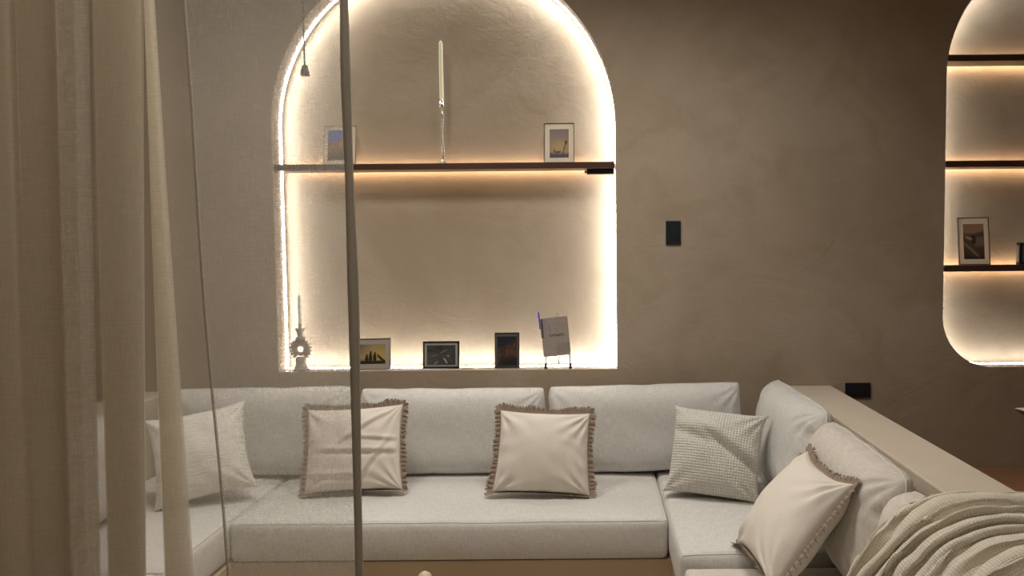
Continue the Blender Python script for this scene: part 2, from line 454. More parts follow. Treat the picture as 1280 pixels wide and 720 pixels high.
# light controller under the arch shelf
t = thing('light_controller', 'small black box fixed under the shelf end in the arched niche', 'control box', (0.042, YW + 0.05, SH_Z - SH_T / 2 - 0.0255))
box_obj('housing', (-0.062, 0.07, -0.02, 0.02, 0, 0.0245), M['black'], t, bevel=0.003)
box_obj('connector', (-0.074, -0.062, -0.008, 0.008, 0.006, 0.018), M['silver'], t, bevel=0.002)

# ------------------------------------------------------------------ switch and socket
t = thing('wall_switch', 'upright black switch plate on the bare tan wall', 'switch', (0.3965, YW, 1.536))
box_obj('plate', (-0.0365, 0.0365, -0.009, -0.0005, -0.058, 0.058), M['black'], t, bevel=0.003)
box_obj('rocker', (-0.021, 0.021, -0.0115, -0.0095, -0.034, 0.034), M['black'], t, bevel=0.001, seg=1)
t = thing('wall_socket', 'wide black socket plate low on the wall above the plaster partition', 'socket', (1.298, YW, 0.758))
box_obj('plate', (-0.062, 0.062, -0.009, -0.0005, -0.037, 0.037), M['black'], t, bevel=0.003)
box_obj('outlet_insert', (-0.036, 0.036, -0.0115, -0.0095, -0.022, 0.022), M['black'], t, bevel=0.001, seg=1)

# ------------------------------------------------------------------ built-in bench
bm = bmesh.new()
def prism(bm, poly, z0, z1):
    lo = [bm.verts.new((x, y, z0)) for x, y in poly]; hi = [bm.verts.new((x, y, z1)) for x, y in poly]
    n = len(poly)
    bm.faces.new(list(reversed(lo))); bm.faces.new(hi)
    for i in range(n):
        j = (i + 1) % n; bm.faces.new((lo[i], lo[j], hi[j], hi[i]))
SX0, SX1 = -1.40, 0.300
prism(bm, [(-2.058, 1.64), (SX0, 1.64), (SX0, 2.80), (SX1, 2.80), (SX1, 1.15), (0.963, 1.15), (0.963, 3.597), (-2.058, 3.597)], 0.0, 0.262)
tag(bmobj('bench_base', bm, M['bench']), 'low U-shaped plaster bench base under the seat cushions', 'bench')

# ------------------------------------------------------------------ soft goods
def soft_box(hx, hy, hz, r, crown, n=(40, 24, 8), seed=0, wr=0.002, creases=None, sag=0.0):
    """box cushion: rounded edges, domed faces; returns verts, faces, uvs and the mapping function"""
    def sp(k):
        u = np.linspace(-1, 1, k + 1); return np.sign(u) * (1 - (1 - np.abs(u)) ** 1.5)
    def fmap(P):
        P = np.asarray(P, float); H = np.array([hx, hy, hz])
        I = np.clip(P, -(H - r), H - r); D = P - I; L = np.linalg.norm(D, axis=1, keepdims=True); L[L < 1e-9] = 1
        Q = I + D / L * r
        u = P / H; x, y, z = u[:, 0], u[:, 1], u[:, 2]
        up = np.clip(z, 0, 1) ** 2
        Q[:, 2] += crown[2] * (1 - x ** 4) * (1 - y ** 4) * z * (z > 0)
        Q[:, 1] += crown[1] * (1 - x ** 4) * (1 - z ** 2) * y
        Q[:, 0] += crown[0] * (1 - y ** 4) * (1 - z ** 2) * x
        nz = vnoise(P[:, 0] * 5 + 3, P[:, 1] * 7, seed) * 0.6 + vnoise(P[:, 0] * 14, P[:, 1] * 9, seed + 1) * 0.3
        Q[:, 2] += wr * nz * up * 2
        ny = vnoise(P[:, 0] * 9 + 3, P[:, 2] * 12, seed + 2)
        Q[:, 1] += wr * ny * (np.abs(y) > 0.98)
        if creases is not None:
            Q[:, 2] += creases(P[:, 0], P[:, 1]) * up
        return Q
    vs, fs, uvs = [], [], []
    off = 0
    for ax in range(3):
        a, b = [(1, 2), (2, 0), (0, 1)][ax]
        H = [hx, hy, hz]
        ua, ub = sp(n[a]) * H[a], sp(n[b]) * H[b]
        A, B = np.meshgrid(ua, ub, indexing='ij')
        for s in (-1, 1):
            P = np.zeros((A.size, 3)); P[:, a] = A.ravel(); P[:, b] = B.ravel(); P[:, ax] = s * H[ax]
            vs.append(fmap(P))
            uvs.append(np.stack([A.ravel() + ax * 0.37, B.ravel()], 1) if ax != 1 else np.stack([B.ravel(), A.ravel() + 0.2], 1))
            na, nb = len(ua), len(ub)
            for i in range(na - 1):
                for j in range(nb - 1):
                    q = (off + i * nb + j, off + (i + 1) * nb + j, off + (i + 1) * nb + j + 1, off + i * nb + j + 1)
                    fs.append(q if s > 0 else tuple(reversed(q)))
            off += na * nb
    return np.concatenate(vs), fs, np.concatenate(uvs), fmap
def weld(me, d=1e-5):
    bm = bmesh.new(); bm.from_mesh(me); bmesh.ops.remove_doubles(bm, verts=bm.verts, dist=d); bm.to_mesh(me); bm.free()
    me.polygons.foreach_set('use_smooth', [True] * len(me.polygons)); me.update()
def seat_cushion(label, x0, x1, y0, y1, z0, z1, mat, seed, crown=(0.006, 0.008, 0.012), creases=None, group='linen seat cushions', r=0.022, wr=0.002):
    hx, hy, hz = (x1 - x0) / 2, (y1 - y0) / 2, (z1 - z0) / 2
    v, f, uv, fm = soft_box(hx, hy, hz, r, crown, (max(20, int(hx * 110)), max(20, int(hy * (300 if creases else 110))), 10), seed, wr, creases)
    t = thing('seat_cushion', label, 'cushion', ((x0 + x1) / 2, (y0 + y1) / 2, z0), group=group)
    me = mesh_from('cushion_cover', v + np.array([0, 0, hz]), f, uv); weld(me)
    obj('cushion_cover', me, mat, t)
    per = []
    k = 40
    for i in range(k): per.append((-hx + 2 * hx * i / k, -hy))
    for i in range(k): per.append((hx, -hy + 2 * hy * i / k))
    for i in range(k): per.append((hx - 2 * hx * i / k, hy))
    for i in range(k): per.append((-hx, hy - 2 * hy * i / k))
    P = fm(np.array([(x, y, hz) for x, y in per])) + np.array([0, 0, hz])
    tube('piping', P, 0.0028, mat, t, 6, closed=True)
    return t
SZ0, SZ1 = 0.266, 0.422
def right_creases(x, y):
    band = np.exp(-((y + 0.20) / 0.20) ** 2)
    q = y * 52 + 1.6 * vnoise(x * 5, y * 4, 31) + 1.2 * np.cos((x + 0.1) * 4)
    return -0.022 * band * (1 - np.abs(np.sin(q))) ** 2.5 * np.clip(0.6 + 0.6 * vnoise(x * 4, y * 9, 32), 0, 1) + 0.003 * band
seat_cushion('long linen seat cushion below the niche, between the two side seats', -1.402, 0.284, 2.785, 3.585, SZ0, SZ1, M['linen'], 1)
seat_cushion('creased linen seat cushion in the corner under the waffle pillow', 0.292, 0.960, 2.455, 3.590, SZ0, SZ1 + 0.004, M['linen'], 5, creases=right_creases)
seat_cushion('linen seat cushion under the side seat back beside the knitted throw', 0.300, 0.958, 1.17, 2.44, SZ0, SZ1 - 0.035, M['linen_warm'], 9)
seat_cushion('linen seat cushion under the gauze pillow behind the curtain', -2.052, -1.410, 2.36, 3.590, SZ0, SZ1 + 0.002, M['linen'], 12)
seat_cushion('linen seat cushion of the seat arm standing behind the curtain, next to the bench end', -2.052, -1.410, 1.66, 2.35, SZ0, SZ1, M['linen'], 15)

def pillow_shape(w, h, t, n=72, pinch=0.08, prof=(2.0, 0.46), seed=0, wr=0.004, corner=0.006, gather=0.0, fold=None, nv=None, ear=2.0, edge_n=0.0, backf=1.0, taper=0.0, rc=0.0):
    nv = nv or n
    g = np.linspace(-1, 1, n + 1); g = np.sign(g) * (1 - (1 - np.abs(g)) ** 1.35)
    gv = np.linspace(-1, 1, nv + 1); gv = np.sign(gv) * (1 - (1 - np.abs(gv)) ** 1.35)
    U, V = np.meshgrid(g, gv, indexing='ij')
    px = pinch if not isinstance(pinch, tuple) else pinch[0]
    pz = pinch if not isinstance(pinch, tuple) else pinch[1]
    X = w / 2 * U * (1 - px * (1 - np.abs(V) ** ear)); Z = h / 2 * V * (1 - pz * (1 - np.abs(U) ** ear))
    X = X * (1 - taper * V) * (1 - rc * np.abs(V) ** 7); Z = Z * (1 - rc * np.abs(U) ** 7)
    if edge_n:
        Z = Z + edge_n * vnoise(U * 5 + seed, V * 0.5, seed + 77) * np.abs(V) ** 3
        X = X + edge_n * vnoise(V * 4 + seed, U * 0.5, seed + 78) * np.abs(U) ** 3
    e = np.clip((1 - np.abs(U) ** prof[0]) * (1 - np.abs(V) ** prof[0]), 0, 1)
    T = t / 2 * e ** prof[1]
    def side(sd):
        d = np.zeros_like(U)
        d += wr * (vnoise(X * 9, Z * 9, sd) + 0.6 * vnoise(X * 22 + 0.3 * Z * 20, Z * 16, sd + 1))
        for cx in (-1, 1):
            for cz in (-1, 1):
                dx = (X - cx * w / 2); dz = (Z - cz * h / 2)
                R = np.hypot(dx, dz); A = np.arctan2(np.abs(dz), np.abs(dx) + 1e-9)
                d += corner * np.exp(-(R / (0.34 * min(w, h))) ** 2) * np.sin(A * (13 + 3 * cx) + cz + 2 * vnoise(X * 8, Z * 8, sd + 5))
        if gather:
            ed = np.exp(-(1 - np.abs(V)) / 0.22)
            d += gather * ed * (vnoise(X * 26, Z * 3, sd + 8) + 0.5 * vnoise(X * 55, Z * 3, sd + 9))
            ed2 = np.exp(-(1 - np.abs(U)) / 0.12)
            d += gather * ed2 * vnoise(X * 3, Z * 30, sd + 10)
        if fold is not None: d += fold(X, Z)
        return T + d * np.clip(e * 6, 0, 1)
    Ff, Fb = side(seed), side(seed + 40) * backf
    nn, mm = U.shape
    front = np.stack([X.ravel(), -Ff.ravel(), Z.ravel()], 1)
    idx = -np.ones((nn, mm), int); k = nn * mm
    backv = []
    bidx = np.arange(nn * mm).reshape(nn, mm).copy()
    for i in range(1, nn - 1):
        for j in range(1, mm - 1):
            bidx[i, j] = k; k += 1; backv.append((X[i, j], Fb[i, j], Z[i, j]))
    fidx = np.arange(nn * mm).reshape(nn, mm)
    fs = []
    for i in range(nn - 1):
        for j in range(mm - 1):
            fs.append((fidx[i, j], fidx[i + 1, j], fidx[i + 1, j + 1], fidx[i, j + 1]))
            fs.append((bidx[i, j + 1], bidx[i + 1, j + 1], bidx[i + 1, j], bidx[i, j]))
    vs = np.concatenate([front, np.array(backv)])
    uv = vs[:, [0, 2]].copy()
    loop = [front[fidx[i, 0]] for i in range(nn - 1)] + [front[fidx[nn - 1, j]] for j in range(mm - 1)] \
        + [front[fidx[i, mm - 1]] for i in range(nn - 1, 0, -1)] + [front[fidx[0, j]] for j in range(mm - 1, 0, -1)]
    fs = [tuple(int(q) for q in f) for f in fs]
    return vs, fs, uv, np.array(loop)
def resample(loop, step):
    P = np.vstack([loop, loop[:1]]); d = np.r_[0, np.cumsum(np.linalg.norm(np.diff(P, axis=0), axis=1))]
    n = int(d[-1] / step); s = np.linspace(0, d[-1], n, endpoint=False)
    return np.stack([np.interp(s, d, P[:, k]) for k in range(3)], 1), s
def fringe_mesh(loop, width=0.028, ruffle=0.006, seed=0):
    P, s = resample(loop, 0.0022)
    n = len(P); rng = np.random.RandomState(seed)
    T = np.roll(P, -6, 0) - np.roll(P, 6, 0); T[:, 1] = 0
    O = np.stack([T[:, 2], 0 * T[:, 0], -T[:, 0]], 1); O /= np.linalg.norm(O, axis=1, keepdims=True) + 1e-9
    rad = P * [1, 0, 1]
    sg = np.sign(np.sum(O * rad, 1)); O *= sg[:, None]
    dn = np.clip(-O[:, 2], 0, 1)[:, None] ** 2
    O = O * (1 - 0.75 * dn) + np.array([[0, -1.0, 0]]) * dn          # the lower edge folds forward on the seat
    O /= np.linalg.norm(O, axis=1, keepdims=True) + 1e-9
    rings = [-0.08, 0.12, 0.4, 0.75, 1.0]
    ph = 2.6 * vnoise(s * 30, s * 0, seed + 1) + s * 2 * PI / 0.020
    ln = width * (0.85 + 0.25 * rng.rand(n)) * (1 + 0.25 * vnoise(s * 18, s * 0, seed + 2))
    jit = rng.randn(n) * 0.0012
    vs = []
    Tn = T / (np.linalg.norm(T, axis=1, keepdims=True) + 1e-9)
    for q in rings:
        V = P + O * (ln * q)[:, None]
        V[:, 1] += ruffle * max(q, 0) * np.sin(ph) + (0.0015 * rng.randn(n) * max(q, 0))
        V += Tn * (jit * max(0, q) * 1.4 + 0.004 * max(q, 0) * np.cos(ph))[:, None]
        vs.append(V)
    vs = np.concatenate(vs); fs = []
    for k in range(len(rings) - 1):
        for i in range(n):
            j = (i + 1) % n
            if k >= 3 and i % 3 == 0: continue
            fs.append((k * n + i, k * n + j, (k + 1) * n + j, (k + 1) * n + i))
    uv = np.stack([np.tile(s, len(rings)), np.repeat(np.array(rings) * width, n)], 1)
    return mesh_from('fringe', vs, fs, uv)
def pillow(name, label, center, xdir, zdir, w, h, th, mat, fringe=False, group=None, cat='pillow', piping=None, **kw):
    v, f, uv, loop = pillow_shape(w, h, th, **kw)
    t = thing(name, label, cat, group=group)
    obj('pillow_cover' if cat == 'pillow' else 'cushion_cover', mesh_from('pillow_cover', v, f, uv), mat, t)
    if fringe:
        fr = obj('fringe', fringe_mesh(loop, seed=kw.get('seed', 0)), M['fringe'], t); fr['kind'] = 'stuff'
        fr['label'] = 'ruffled taupe fringe'
    if piping:
        P, s = resample(loop, 0.012)
        tube('piping', P, piping, mat, t, 6, closed=True)
    place(t, center, xdir, zdir)
    return t

# back cushions along the wall
GB = 'back cushions along the niche wall'
bk = dict(prof=(4.0, 0.38), rc=0.02, pinch=(0.006, 0.02), wr=0.0025, corner=0.005, gather=0.0035, n=84, nv=48, piping=0.003, cat='cushion', edge_n=0.004, backf=0.8)
pillow('back_cushion', 'linen back cushion under the niche, seen through the curtain edge', (-1.515, 3.405, 0.628), (1, 0.0, 0.004), (0, 0.09, 1), 0.85, 0.405, 0.235, M['linen'], group=GB, seed=3, **bk)
pillow('back_cushion', 'linen back cushion under the niche, between two fringed pillows', (-0.652, 3.405, 0.622), (1, 0.0, 0.0), (0, 0.09, 1), 0.855, 0.395, 0.235, M['linen'], group=GB, seed=11, **bk)
pillow('back_cushion', 'linen back cushion behind the waffle pillow next to the corner', (0.242, 3.410, 0.628), (1, 0.0, 0.016), (0, 0.09, 1), 0.89, 0.40, 0.235, M['linen'], group=GB, seed=19, **bk)
# back cushions against the right-hand partition
GS = 'plump back cushions leaning on the plaster partition'
bs = dict(prof=(3.6, 0.42), pinch=(0.0, 0.02), rc=0.07, wr=0.003, corner=0.006, gather=0.010, n=84, nv=56, piping=0.003, cat='cushion', edge_n=0.006, backf=0.7)
pillow('back_cushion', 'plump linen back cushion in the corner beside the waffle pillow', (0.844, 3.11, 0.645), (0.02, -1, 0), (0.16, 0, 1), 0.74, 0.405, 0.23, M['linen'], group=GS, seed=23, **bs)
pillow('back_cushion', 'plump linen back cushion behind the leaning fringed pillow', (0.852, 2.395, 0.626), (0.0, -1, -0.01), (0.19, 0, 1), 0.70, 0.39, 0.215, M['linen_warm'], group=GS, seed=29, **bs)
pillow('back_cushion', 'linen back cushion mostly hidden under the knitted throw', (0.845, 1.68, 0.603), (0.0, -1, 0.0), (0.19, 0, 1), 0.70, 0.40, 0.26, M['linen_warm'], group=GS, seed=33, **bs)
# back cushion of the seat arm behind the curtain
pillow('back_cushion', 'linen back cushion of the seat arm behind the curtain folds', (-1.93, 2.62, 0.632), (0, 1, 0), (-0.16, 0, 1), 0.76, 0.39, 0.24, M['linen'], seed=37, **bs)

# scatter pillows
def creases1(X, Z):
    d = 0.0
    for (a, b, c, amp, wd, lo, hi) in ((0.05, 1.0, 0.00, 0.008, 0.012, -0.12, 0.2), (-0.55, 0.83, 0.05, 0.007, 0.010, -0.02, 0.2),
                                       (-0.8, 0.6, -0.10, 0.007, 0.010, -0.2, 0.12), (0.02, 1, -0.10, 0.006, 0.012, -0.2, 0.05), (0.1, 1.0, 0.055, 0.006, 0.010, 0.0, 0.2)):
        n = math.hypot(a, b); q = (a * X + b * Z) / n - c; s = (b * X - a * Z) / n
        m = 1 / (1 + np.exp(-(s - lo) * 60)) / (1 + np.exp((s - hi) * 60))
        d = d + amp * m * (np.exp(-(q / wd) ** 2) - 0.8 * np.exp(-((q + wd * 1.6) / wd) ** 2))
    return d
def creases2(X, Z):
    ed = np.exp(-(0.2 - np.abs(X)).clip(0) / 0.05)
    return 0.004 * ed * np.sin(Z * 95 + 3 * vnoise(X * 10, Z * 10, 3) + np.sign(X) * X * 40)
def waffle_fold(X, Z):
    q = 0.62 * X + Z - 0.055
    m = 1 / (1 + np.exp(-(X + 0.03) * 45))
    q2 = Z + 0.25 * X - 0.075
    m2 = 1 / (1 + np.exp((X + 0.01) * 40))
    return m * (0.022 * np.exp(-((q - 0.04) / 0.035) ** 2) - 0.020 * np.exp(-((q + 0.005) / 0.018) ** 2)) + m2 * (0.012 * np.exp(-(q2 / 0.03) ** 2) - 0.012 * np.exp(-((q2 + 0.045) / 0.02) ** 2))
fp = dict(n=96, pinch=0.055, prof=(2.0, 0.44), ear=2.4)
pillow('fringed_pillow', 'wrinkled cream pillow with taupe fringe beside the curtain edge', (-1.022, 3.125, 0.615), (0.999, -0.005, 0.054), (-0.05, 0.312, 0.949), 0.415, 0.358, 0.16, M['cotton'], True, seed=51, wr=0.005, corner=0.007, fold=creases1, **fp)
pillow('fringed_pillow', 'smooth cream pillow with taupe fringe standing below the small dark picture', (-0.212, 3.08, 0.606), (0.998, -0.01, -0.045), (0.05, 0.33, 0.944), 0.395, 0.340, 0.17, M['cotton'], True, seed=57, wr=0.003, corner=0.009, fold=creases2, taper=0.03, **fp)
pillow('fringed_pillow', 'cream fringed pillow leaning on the side back cushion', (0.632, 2.331, 0.597), (0.08, -0.997, 0.006), (0.615, 0.054, 0.787), 0.37, 0.405, 0.17, M['cotton'], True, seed=63, wr=0.004, corner=0.009, n=96, pinch=(0.03, 0.14), prof=(2.2, 0.42), ear=3.2)
pillow('waffle_pillow', 'cream waffle-knit pillow with pinched corners in the seat corner', (0.507, 3.03, 0.609), (0.956, -0.287, -0.063), (0.165, 0.346, 0.923), 0.405, 0.365, 0.22, M['waffle'], seed=69, wr=0.005, corner=0.007, fold=waffle_fold, n=110, pinch=(0.12, 0.065), prof=(2.6, 0.42), ear=5.0)
pillow('gauze_pillow', 'crinkled gauze pillow in the seat corner behind the curtain', (-1.619, 3.015, 0.630), (0.913, 0.385, 0.133), (-0.264, 0.31, 0.913), 0.385, 0.375, 0.23, M['gauze'], seed=75, wr=0.006, corner=0.007, n=96, pinch=(0.13, 0.10), prof=(2.2, 0.44), ear=2.6)

# ------------------------------------------------------------------ knitted throw
def throw_mesh():
    # section over the partition top and down the front of the last back cushion
    path = np.array([(1.195, 0.60), (1.190, 0.74), (1.165, 0.803), (1.08, 0.806), (0.99, 0.806), (0.93, 0.808), (0.865, 0.800), (0.80, 0.765), (0.745, 0.70), (0.705, 0.62), (0.68, 0.53), (0.655, 0.46), (0.60, 0.425), (0.50, 0.408)])
    d = np.r_[0, np.cumsum(np.linalg.norm(np.diff(path, axis=0), axis=1))]
    ns, nl = 150, 260
    s = np.linspace(0, d[-1], ns)
    def cub(k):
        y = np.interp(s, d, path[:, k])
        for _ in range(6): y[1:-1] = (y[:-2] + 2 * y[1:-1] + y[2:]) / 4
        return y
    px, pz = cub(0), cub(1)
    tx, tz = np.gradient(px), np.gradient(pz); L = np.hypot(tx, tz); nx, nz = tz / L, -tx / L   # outward: up / towards seat
    S_, Q = np.meshgrid(s, np.linspace(0, 1, nl), indexing='ij')
    sn = S_ / d[-1]
    far = 1.875 + 0.07 * np.clip((sn - 0.35) / 0.5, 0, 1) ** 1.1 + 0.015 * np.sin(S_ * 9)
    near = 1.10 + 0.0 * S_
    Y = far + (near - far) * Q
    # folds run along the section, drift towards the camera on the way down and split in places
    q = Q * 0.80
    ph = q / 0.062 + 0.9 * vnoise(S_ * 2.1, q * 6, 4) + 0.35 * vnoise(S_ * 6, q * 14, 5) - 0.9 * sn
    w = np.abs(np.sin(PI * ph)) ** 0.75
    w2 = np.abs(np.sin(PI * (ph * 1.63 + 0.8 * vnoise(S_ * 2.6 + 9, q * 5, 6) + 1.1 * sn))) ** 0.9
    amp = 0.034 * (0.65 + 0.5 * vnoise(S_ * 2.5, q * 9, 7)) * np.clip(Q * 14, 0.15, 1)
    H = 0.012 + amp * w + 0.014 * w2 * np.clip(Q * 8, 0, 1) + 0.003 * vnoise(S_ * 30, q * 30, 8)
    endf = np.clip((1 - sn) * 12, 0.25, 1)
    H = H * endf
    X = px[:, None] + nx[:, None] * H; Z = pz[:, None] + nz[:, None] * H
    Y = Y + 0.012 * np.cos(2 * PI * ph)
    V = np.stack([X.ravel(), Y.ravel(), Z.ravel()], 1)
    fs = []
    for i in range(ns - 1):
        for j in range(nl - 1):
            fs.append((i * nl + j, (i + 1) * nl + j, (i + 1) * nl + j + 1, i * nl + j + 1))
    uv = np.stack([S_.ravel(), (q + 0.05 * ph).ravel()], 1)
    return mesh_from('throw_blanket', V, fs, uv)
th = tag(obj('throw_blanket', throw_mesh(), M['throw']), 'cream knitted throw in deep folds over the partition and back cushion', 'blanket')
md = th.modifiers.new('thickness', 'SOLIDIFY'); md.thickness = 0.006; md.offset = -1

# ------------------------------------------------------------------ pictures
def picture(name, w, h, fn, mat, parent, y, nx=36, ny=48, z0=0.0):
    xs = np.linspace(-w / 2, w / 2, nx + 1); zs = np.linspace(z0, z0 + h, ny + 1)
    vs = [(x, y, z) for z in zs for x in xs]
    fs = [(j * (nx + 1) + i, j * (nx + 1) + i + 1, (j + 1) * (nx + 1) + i + 1, (j + 1) * (nx + 1) + i) for j in range(ny) for i in range(nx)]
    me = mesh_from(name, vs, fs, smooth=False)
    ca = me.color_attributes.new('print', 'FLOAT_COLOR', 'CORNER')
    U, V = np.meshgrid((np.arange(nx) + .5) / nx, (np.arange(ny) + .5) / ny)
    col = np.ones((ny, nx, 4), np.float32); col[..., :3] = fn(U, V)
    ca.data.foreach_set('color', np.repeat(col.reshape(-1, 4), 4, axis=0).ravel())
    return obj(name, me, mat, parent)
def lerp(a, b, t): return np.array(a) * (1 - t[..., None]) + np.array(b) * t[..., None]
def put(img, mask, col):
    m = np.clip(mask, 0, 1)[..., None]; return img * (1 - m) + np.array(col) * m
def st(x, k=40): return 1 / (1 + np.exp(-np.clip(x * k, -40, 40)))
def blob(U, V, cx, cy, rx, ry, k=8): return st(1 - ((U - cx) / rx) ** 2 - ((V - cy) / ry) ** 2, k)
def ph_mountain(U, V):
    ridge = 0.50 + 0.42 * U + 0.03 * np.sin(U * 14)
    g = lerp((0.10, 0.15, 0.36), (0.12, 0.19, 0.46), V)
    rock = lerp((0.22, 0.13, 0.085), (0.36, 0.22, 0.15), st(vnoise(U * 9, V * 9, 2), 4))
    g = g * (1 - st(ridge - V, 40)[..., None]) + rock * st(ridge - V, 40)[..., None]
    return put(g, st(0.22 + 0.1 * U - V, 16), (0.10, 0.085, 0.07))
def ph_sunset(U, V):
    g = lerp((0.42, 0.24, 0.10), (0.17, 0.14, 0.14), V)
    g = put(g, blob(U, V, 0.5, 0.4, 0.35, 0.18, 2) * 0.5, (0.48, 0.36, 0.12))
    g = put(g, st(0.16 + 0.02 * np.sin(U * 20) - V, 60), (0.05, 0.05, 0.07))
    g = put(g, blob(U, V, 0.25, 0.23, 0.035, 0.09), (0.03, 0.025, 0.03))
    g = put(g, blob(U, V, 0.45, 0.20, 0.16, 0.028), (0.03, 0.025, 0.03))
    q = np.abs(U - (0.72 + 0.16 * (V - 0.2) / 0.4)) ; g = put(g, st(0.03 - q, 120) * st(V - 0.18, 60) * st(0.56 - V, 60), (0.03, 0.025, 0.03))
    g = put(g, blob(U, V, 0.86, 0.54, 0.07, 0.06), (0.03, 0.025, 0.03))
    return g
def ph_group(U, V):
    g = lerp((0.55, 0.38, 0.10), (0.30, 0.24, 0.10), V); g = put(g, (0.55 - U).clip(0) * (V) * 2, (0.12, 0.09, 0.11))
    g = put(g, st(0.30 - V, 40) * st(0.4 - U, 20) * 0.7, (0.30, 0.12, 0.08))
    k = (0.015, 0.013, 0.012)
    g = put(g, st(0.17 - V, 60), k)
    for cx, top in ((0.32, 0.45), (0.46, 0.60), (0.61, 0.54)):
        g = put(g, blob(U, V, cx, top * 0.5, 0.065, top * 0.5), k); g = put(g, blob(U, V, cx + 0.01, top, 0.035, 0.06), k)
    g = put(g, st(0.46 - np.abs(V + 1.3 * (U - 0.72) - 0.42) * 4 - 0.1, 20) * st(U - 0.70, 60) * st(0.52 - V, 40) * st(V - 0.1, 40), k)
    return g
def ph_mono(U, V):
    g = lerp((0.035, 0.037, 0.035), (0.075, 0.078, 0.072), st(0.5 - U + 0.6 * vnoise(U * 4, V * 4, 5), 3))
    def line(g, x0, y0, x1, y1, w, c):
        dx, dy = x1 - x0, y1 - y0; L = dx * dx + dy * dy
        t = np.clip(((U - x0) * dx + (V - y0) * dy) / L, 0, 1)
        return put(g, st(w - np.hypot(U - x0 - t * dx, V - y0 - t * dy), 150), c)
    g = line(g, 0.6, 0.32, 0.7, 0.1, 0.022, (0.4, 0.4, 0.38)); g = line(g, 0.28, 0.06, 0.36, 0.16, 0.02, (0.32, 0.32, 0.3))
    g = line(g, 0.5, 0.62, 0.68, 0.75, 0.016, (0.22, 0.22, 0.2)); g = line(g, 0.3, 0.88, 0.5, 0.85, 0.025, (0.015, 0.015, 0.015))
    g = line(g, 0.02, 0.72, 0.16, 0.72, 0.022, (0.015, 0.015, 0.015)); g = line(g, 0.72, 0.46, 0.76, 0.44, 0.018, (0.34, 0.34, 0.32))
    return line(g, 0.2, 0.45, 0.32, 0.5, 0.022, (0.16, 0.16, 0.15))
def ph_night(U, V):
    ridge = 0.52 + 0.42 * U
    g = lerp((0.012, 0.018, 0.03), (0.012, 0.016, 0.026), V)
    rock = lerp((0.04, 0.022, 0.016), (0.10, 0.05, 0.036), st(vnoise(U * 8, V * 12, 9) - np.abs(V - 0.42) * 2.5 + 0.3, 5))
    a = st(ridge - V, 30)[..., None]; g = g * (1 - a) + rock * a
    return put(g, st(0.30 - V + 0.1 * U - 0.1, 30) * st(U - 0.25 + 0.3 * (0.3 - V), 10), (0.010, 0.012, 0.016))
def ph_coast(U, V):
    g = lerp((0.16, 0.105, 0.07), (0.07, 0.05, 0.038), st(np.abs(V - 0.45), 6))
    sky = lerp((0.50, 0.30, 0.18), (0.36, 0.22, 0.15), V)
    a = st(V - 0.72 - 0.16 * (U - 0.5).clip(0), 50)[..., None]; g = g * (1 - a) + sky * a
    g = put(g, blob(U, V, 0.75, 0.5, 0.35, 0.14, 3) * 0.5, (0.36, 0.25, 0.17))
    g = put(g, blob(U, V, 0.48, 0.55, 0.12, 0.13, 5), (0.03, 0.022, 0.018))
    g = put(g, st(0.03 - np.abs(V - 0.60 + 0.2 * (U - 0.25)), 90) * st(0.42 - U, 40) * st(U - 0.1, 40), (0.55, 0.42, 0.32))
    q = V - (0.36 - 0.55 * (U - 0.2)); g = put(g, st(0.035 - np.abs(q), 60) * st(0.75 - U, 30), (0.38, 0.25, 0.16))
    return put(g, st(0.06 - V, 60), (0.02, 0.016, 0.014))
def frame(label, center, yaw, lean, w, h, bar, barmat, matmat, pw, ph, pz, fn, cat='photo frame', depth=0.012, group=None, foot=None, stand=None, name='photo_frame', pdx=0.0, thin=True):
    """center = bottom middle of the frame; leans back by lean degrees"""
    t = thing(name, label, cat, center, (math.radians(-lean), 0, math.radians(yaw)), group)
    for nm, d in (('frame_bar', (-w / 2, -w / 2 + bar, -depth, 0, 0, h)), ('frame_bar', (w / 2 - bar, w / 2, -depth, 0, 0, h)),
                  ('frame_bar', (-w / 2 + bar, w / 2 - bar, -depth, 0, 0, bar)), ('frame_bar', (-w / 2 + bar, w / 2 - bar, -depth, 0, h - bar, h))):
        box_obj(nm, d, barmat, t, bevel=min(0.0012, bar * 0.3), seg=1)
    mb = box_obj('mat_board', (-w / 2 + bar * 0.6, w / 2 - bar * 0.6, -depth * 0.6, -depth * 0.45, bar * 0.6, h - bar * 0.6), matmat, t)
    p = picture('photo', pw, ph, fn, M['print'], mb, -depth * 0.6 - 0.0008, z0=pz, nx=48, ny=48)
    p.location.x = pdx
    if foot: box_obj('foot_bar', (-w / 2 - 0.002, w / 2 + 0.002, -depth - 0.006, 0.004, -0.0005, foot), barmat, t, bevel=0.001, seg=1)
    if stand:
        a = math.radians(lean)
        # prop: from the back of the frame at stand height down to the shelf
        zt = stand; zb = 0.002
        back = 0.034
        # shelf height is world-level: convert a world point behind the frame into the leaning frame's coordinates
        yb = back * math.cos(a) - 0 * math.sin(a); zz = -back * math.sin(a) * -1
        tube('prop_leg', [(0, 0.001, zt), (0, back * math.cos(a), back * math.sin(a) + 0.0035)], 0.003, barmat, t, 6)
    return t
SHT = SH_Z + SH_T / 2
SILL = A_SILL
# on the arch shelf
frame('glass photo frame with a blue-sky mountain picture, tilted on the arch shelf', (-1.232, YW + 0.06, SHT + 0.0003), 0, 9, 0.160, 0.196, 0.0032, M['silver'], M['mat'], 0.118, 0.150, 0.024, ph_mountain, stand=0.12)
frame('clear-edged photo frame with a sunset picture at the shelf end', (-0.155, YW + 0.06, SHT + 0.0003), -3, 7, 0.150, 0.198, 0.0030, M['dark'], M['mat'], 0.094, 0.142, 0.026, ph_sunset, stand=0.12)
